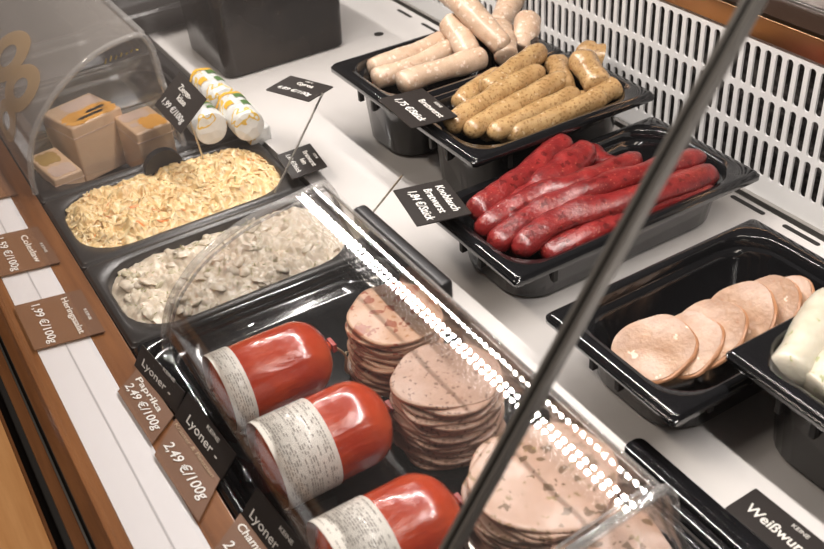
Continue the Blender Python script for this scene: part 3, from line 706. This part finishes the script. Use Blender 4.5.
# goat cheese rolls
FOIL = mat('white_cheese_wrap', (.72, .72, .70), .3, coat=.5)
v_ = coords(FOIL); n_ = noise_t(FOIL, v_, 34, 2); c_ = ramp(FOIL, n_.outputs['Fac'], [(.0, (.76, .76, .74)), (.60, (.80, .52, .08)), (.64, (.80, .80, .77))], 'CONSTANT'); setcol(FOIL, c_)
n2_ = voro(FOIL, v_, 60); bump(FOIL, n2_.outputs['Distance'], .7, .004)
YB = mat('yellow_band', (.82, .46, .04), .4); GB = mat('green_band', (.10, .20, .06), .4)
def goat(a, b, r, label, seed):
    a, b = Vector(a), Vector(b); o = (a + b) / 2; d = (b - a)
    q = Vector((0, 1, 0)).rotation_difference(d.normalized()); t = thing('goat_cheese_roll', o, label, 'cheese', 'wrapped goat cheese rolls', q); hl = d.length / 2
    bm = bmesh.new(); loops = []
    for u, k in ((-1, .3), (-1, .75), (-.96, .95), (-.85, 1), (-.5, 1), (0, 1), (.5, 1), (.85, 1), (.96, .95), (1, .75), (1, .3)):
        loops.append([Vector((math.cos(x_) * r * k * (1 + .05 * noise.noise(Vector((math.cos(x_) * 2, math.sin(x_) * 2, u * 3 + seed)))), u * hl, math.sin(x_) * r * k)) for x_ in [2 * PI * i / 28 for i in range(28)]])
    loft(bm, loops, True, True); new_obj('cheese_wrap', bm, FOIL, t, angle=40)
    for u0, u1, m, a0, a1 in ((-.98, -.82, YB, 0, 180), (-.78, -.45, GB, 95, 150), (-.3, .02, YB, 40, 75), (-.1, .3, GB, 100, 135)):
        bm = bmesh.new(); loft(bm, [[Vector((math.cos(x_) * r * 1.045, u * hl + .003 * math.sin(x_ * 5 + u), math.sin(x_) * r * 1.045)) for x_ in [math.radians(a0 + (a1 - a0) * i / 12) for i in range(13)]] for u in (u0, u1)], closed=False)
        new_obj('printed_band', bm, m, t)
    return t
goat(at(203, 82, .035), at(226, 103, .035), .0215, 'wrapped goat cheese roll farthest back, white with green and yellow print', 1)
goat(at(231, 106, .035), at(250, 127, .035), .0215, 'wrapped goat cheese roll nearest the white deck', 2)
goat(at(200, 117, .033), at(212, 129, .033), .0235, 'round white goat cheese in front of the other rolls, beside the goat cheese tag', 3)
t = thing('cheese_pack', at(258, 136, .004), 'small yellow wrapped piece at the corner of the goat cheese pan', 'packaged cheese'); new_obj('wrapper', B(-.011, .011, -.016, .016, -.01, .016, bev=.004), FOIL, t); new_obj('printed_panel', B(-.008, .004, -.014, .010, .0155, .0166), YB, t)

# ================================================================ PRICE TAGS
def ptag(name, c, rv, w, h, label, lines, skew=None, mt=CARD, group='black price tags on skewers'):
    rv = Vector(rv); q = Quaternion(rv.normalized(), rv.length) if rv.length > 1e-6 else Quaternion()
    t = thing(name, c, label, 'price tag', group, q)
    bm = bmesh.new(); loft(bm, [rr(-w / 2, w / 2, -h / 2, h / 2, .0015, -.0006, 4), rr(-w / 2, w / 2, -h / 2, h / 2, .0015, .0006, 4)], True, True); new_obj('tag_plate', bm, mt, t, False)
    for s, size, x, y, m, wd, sh, bo in lines: text(t, s, size, x, y, m, width=wd, shear=sh, bold=bo)
    if skew:
        a, b = Vector(skew[0]), Vector(skew[1]); inv = q.inverted(); a = inv @ (a - Vector(c)); b = inv @ (b - Vector(c))
        bm = bmesh.new(); tube(bm, [a, b], .0013, 8); new_obj('skewer', bm, SATIN, t)
    return t
ptag('price_tag', (-1.083, .458, .099), (-.041, .003, .43), .07, .05, 'black price tag reading Gyros, raised on a long skewer over the white deck',
     [('KEINE', .0042, -.006, .019, INK, .012, 0, 0), ('Gyros', .0105, -.012, .010, INK, .026, 0, .0002), ('4,89 €/100g', .010, -.028, -.010, CHALK, .054, .2, .00008)], (at(275, 193, .004), (-1.052, .475, .099)))
ptag('price_tag', (-1.046, .431, .02), (.099, .022, -.13), .065, .047, 'small black price tag reading Bratwurst fein beside the corner of the coleslaw pan',
     [('KEINE', .0042, -.006, .019, INK, .013, 0, 0), ('Bratwurst', .0088, -.019, .0105, INK, .040, 0, .0002), ('fein', .0088, -.004, .0015, INK, .014, 0, .0002), ('1,69 €/Stück', .0085, -.026, -.011, CHALK, .048, .2, .00008)])
ptag('price_tag', (-.916, .531, .115), (-.046, .007, -.065), .0866, .0596, 'black Bratwurst price tag on the pan corner between pale and speckled sausages',
     [('KEINE', .0055, -.002, .024, INK, .016, 0, 0), ('Bratwurst', .0115, -.016, .0125, INK, .052, 0, .0001), ('1,75 €/Stück', .0125, -.034, -.010, CHALK, .066, .25, .00015)])
ptag('price_tag', (-.774, .458, .085), (-.01, -.077, -.246), .0866, .0595, 'black handwritten price tag reading Knoblauch Bratwurst at the front of the red sausage pan',
     [('Knoblauch', .0125, -.032, .018, CHALK, .062, .15, .0001), ('Bratwurst', .0125, -.030, .004, CHALK, .058, .15, .0001), ('1,84 €/Stück', .0135, -.034, -.0125, CHALK, .070, .25, .00015)], (at(366, 221, .004), at(403, 175, .085)))
ptag('price_tag', (-1.155, .324, .094), (.725, .128, -.005), .08, .055, 'black tilted price tag reading Ziegenkäse in front of the goat cheese rolls',
     [('Ziegen-', .0115, -.020, .014, INK, .034, 0, .0002), ('käse', .0115, -.010, .003, INK, .022, 0, .0002), ('1,99 €/100g', .012, -.034, -.014, CHALK, .062, .2, .0001)], ((-1.16, .34, .0), (-1.155, .328, .094)))
ptag('price_tag', (-.2985, .4835, .003), (.0, .0, .02), .105, .036, 'black price tag reading Weißwurst on the deck in front of the rightmost pan',
     [('KEINE', .0055, -.010, .0115, INK, .016, 0, 0), ('Weißwurst', .0135, -.043, -.002, INK, .064, 0, .0002)])

def card(px, z, lines, label, mt=CARDB, dark=None, group='price cards with painted wood reflection on the front rail', dlines=()):
    TL, TR, BR, BL = [at(*p, z) for p in px]; c = (TL + TR + BR + BL) / 4; u = ((TR - TL) + (BR - BL)) / 2; v = ((TL - BL) + (TR - BR)) / 2
    t = thing('price_card', c, label, 'price card', group, Quaternion((0, 0, 1), math.atan2(u.y, u.x))); w, h = u.length, v.length
    iq = Quaternion((0, 0, 1), -math.atan2(u.y, u.x)); v2 = iq @ v; hv = v2 / 2; hu = Vector((w / 2, 0, 0))
    cs = [-hu - hv, hu - hv, hu + hv, -hu + hv]; bm = bmesh.new(); loft(bm, [[p + Vector((0, 0, -.0006)) for p in cs], [p + Vector((0, 0, .0006)) for p in cs]], True, True); new_obj('card_sheet', bm, mt, t, False)
    if dark:
        a, b, e_, f_ = at(*dark[0], .024), at(*dark[1], .024), at(*dark[2], .0045), at(*dark[3], .0045)
        cc = (a + b + e_ + f_) / 4; ux = ((b - a) + (e_ - f_)); W = ux.length / 2; ux.normalize(); vy = ((a - f_) + (b - e_)); vy -= ux * vy.dot(ux); H = vy.length / 2; vy.normalize(); nn = ux.cross(vy)
        R3 = Matrix((ux, vy, nn)).transposed(); pn = new_obj('black_panel', B(-W / 2, W / 2, -H / 2, H / 2, -.0006, .0006), CARD, t, False)
        inv = Quaternion((0, 0, 1), -math.atan2(u.y, u.x)); pn.rotation_mode = 'QUATERNION'; pn.location = inv @ (cc - c); pn.rotation_quaternion = inv @ R3.to_quaternion()
        for s, size, x, y, m, wd in dlines: text(pn, s, size, x * W, y * H, m, z=.0009, width=wd * W)
    for s, size, x, y, m, wd, sh, bo in lines: text(t, s, size, x * w + v2.x * y, y * v2.y, m, z=.0014, width=wd * w, shear=sh, bold=bo)
    return t
card([(82, 291), (104, 330), (36, 352), (13, 305)], .004, [('KEINE', .0045, -.05, .40, INK, .25, 0, 0), ('Heringssalat', .0095, -.40, .20, INK, .82, 0, .0001), ('1,99 €/100g', .0125, -.44, -.22, CHALK, .88, .15, .0001)], 'price card reading Heringssalat with a painted brown wood reflection')
card([(38, 227), (60, 262), (-8, 279), (-28, 241)], .004, [('KEINE', .0045, -.05, .40, INK, .25, 0, 0), ('Coleslaw', .0105, -.34, .22, INK, .72, 0, .0001), ('1,59 €/100g', .0125, -.44, -.12, CHALK, .88, .15, .0001)], 'price card reading Coleslaw with a painted brown wood reflection')
card([(-4, 164), (17, 194), (-46, 208), (-66, 176)], .004, [('Zwiebelmett', .0105, -.42, .12, INK, .88, 0, .0001)] and [('salat', .0105, .10, .16, INK, .34, 0, .0001)], 'price card with a painted brown wood reflection, cut off by the left edge above the Coleslaw card')
card([(139, 367), (174, 415), (152, 445), (118, 391)], .004, [('Paprika', .0085, -.38, .24, INK, .66, 0, .0001), ('2,49 €/100g', .0115, -.44, -.12, CHALK, .88, .15, .0001)], 'price card reading Lyoner-Paprika, black upper half, brown wood reflection painted on the lower half', dark=[(138, 343), (187, 391), (174, 415), (139, 367)], dlines=[('Lyoner -', .0105, -.38, -.05, INK, .66), ('KEINE', .0045, .02, .5, INK, .26)])
card([(176, 417), (221, 480), (198, 521), (155, 456)], .004, [('Kräuter & Pistazien', .0050, -.46, .38, GOLD, .86, 0, 0), ('2,49 €/100g', .0130, -.42, -.08, CHALK, .86, .15, .0001)], 'price card reading Lyoner over a herb name, middle one of the lower row', dark=[(187, 391), (237, 455), (221, 480), (176, 417)], dlines=[('Lyoner -', .0115, -.32, -.12, INK, .62), ('KEINE', .0050, -.02, .30, INK, .24)])
card([(240, 512), (292, 580), (262, 622), (212, 555)], .004, [('Champignon', .0095, -.42, .32, INK, .80, 0, .0001), ('2,49 €/100g', .0125, -.42, -.12, CHALK, .86, .15, .0001)], 'price card reading Lyoner Champignon, cut off by the bottom edge', dark=[(259, 489), (312, 556), (292, 580), (240, 512)], dlines=[('Lyoner -', .0115, -.40, -.2, INK, .62), ('KEINE', .0050, .02, .26, INK, .24)])
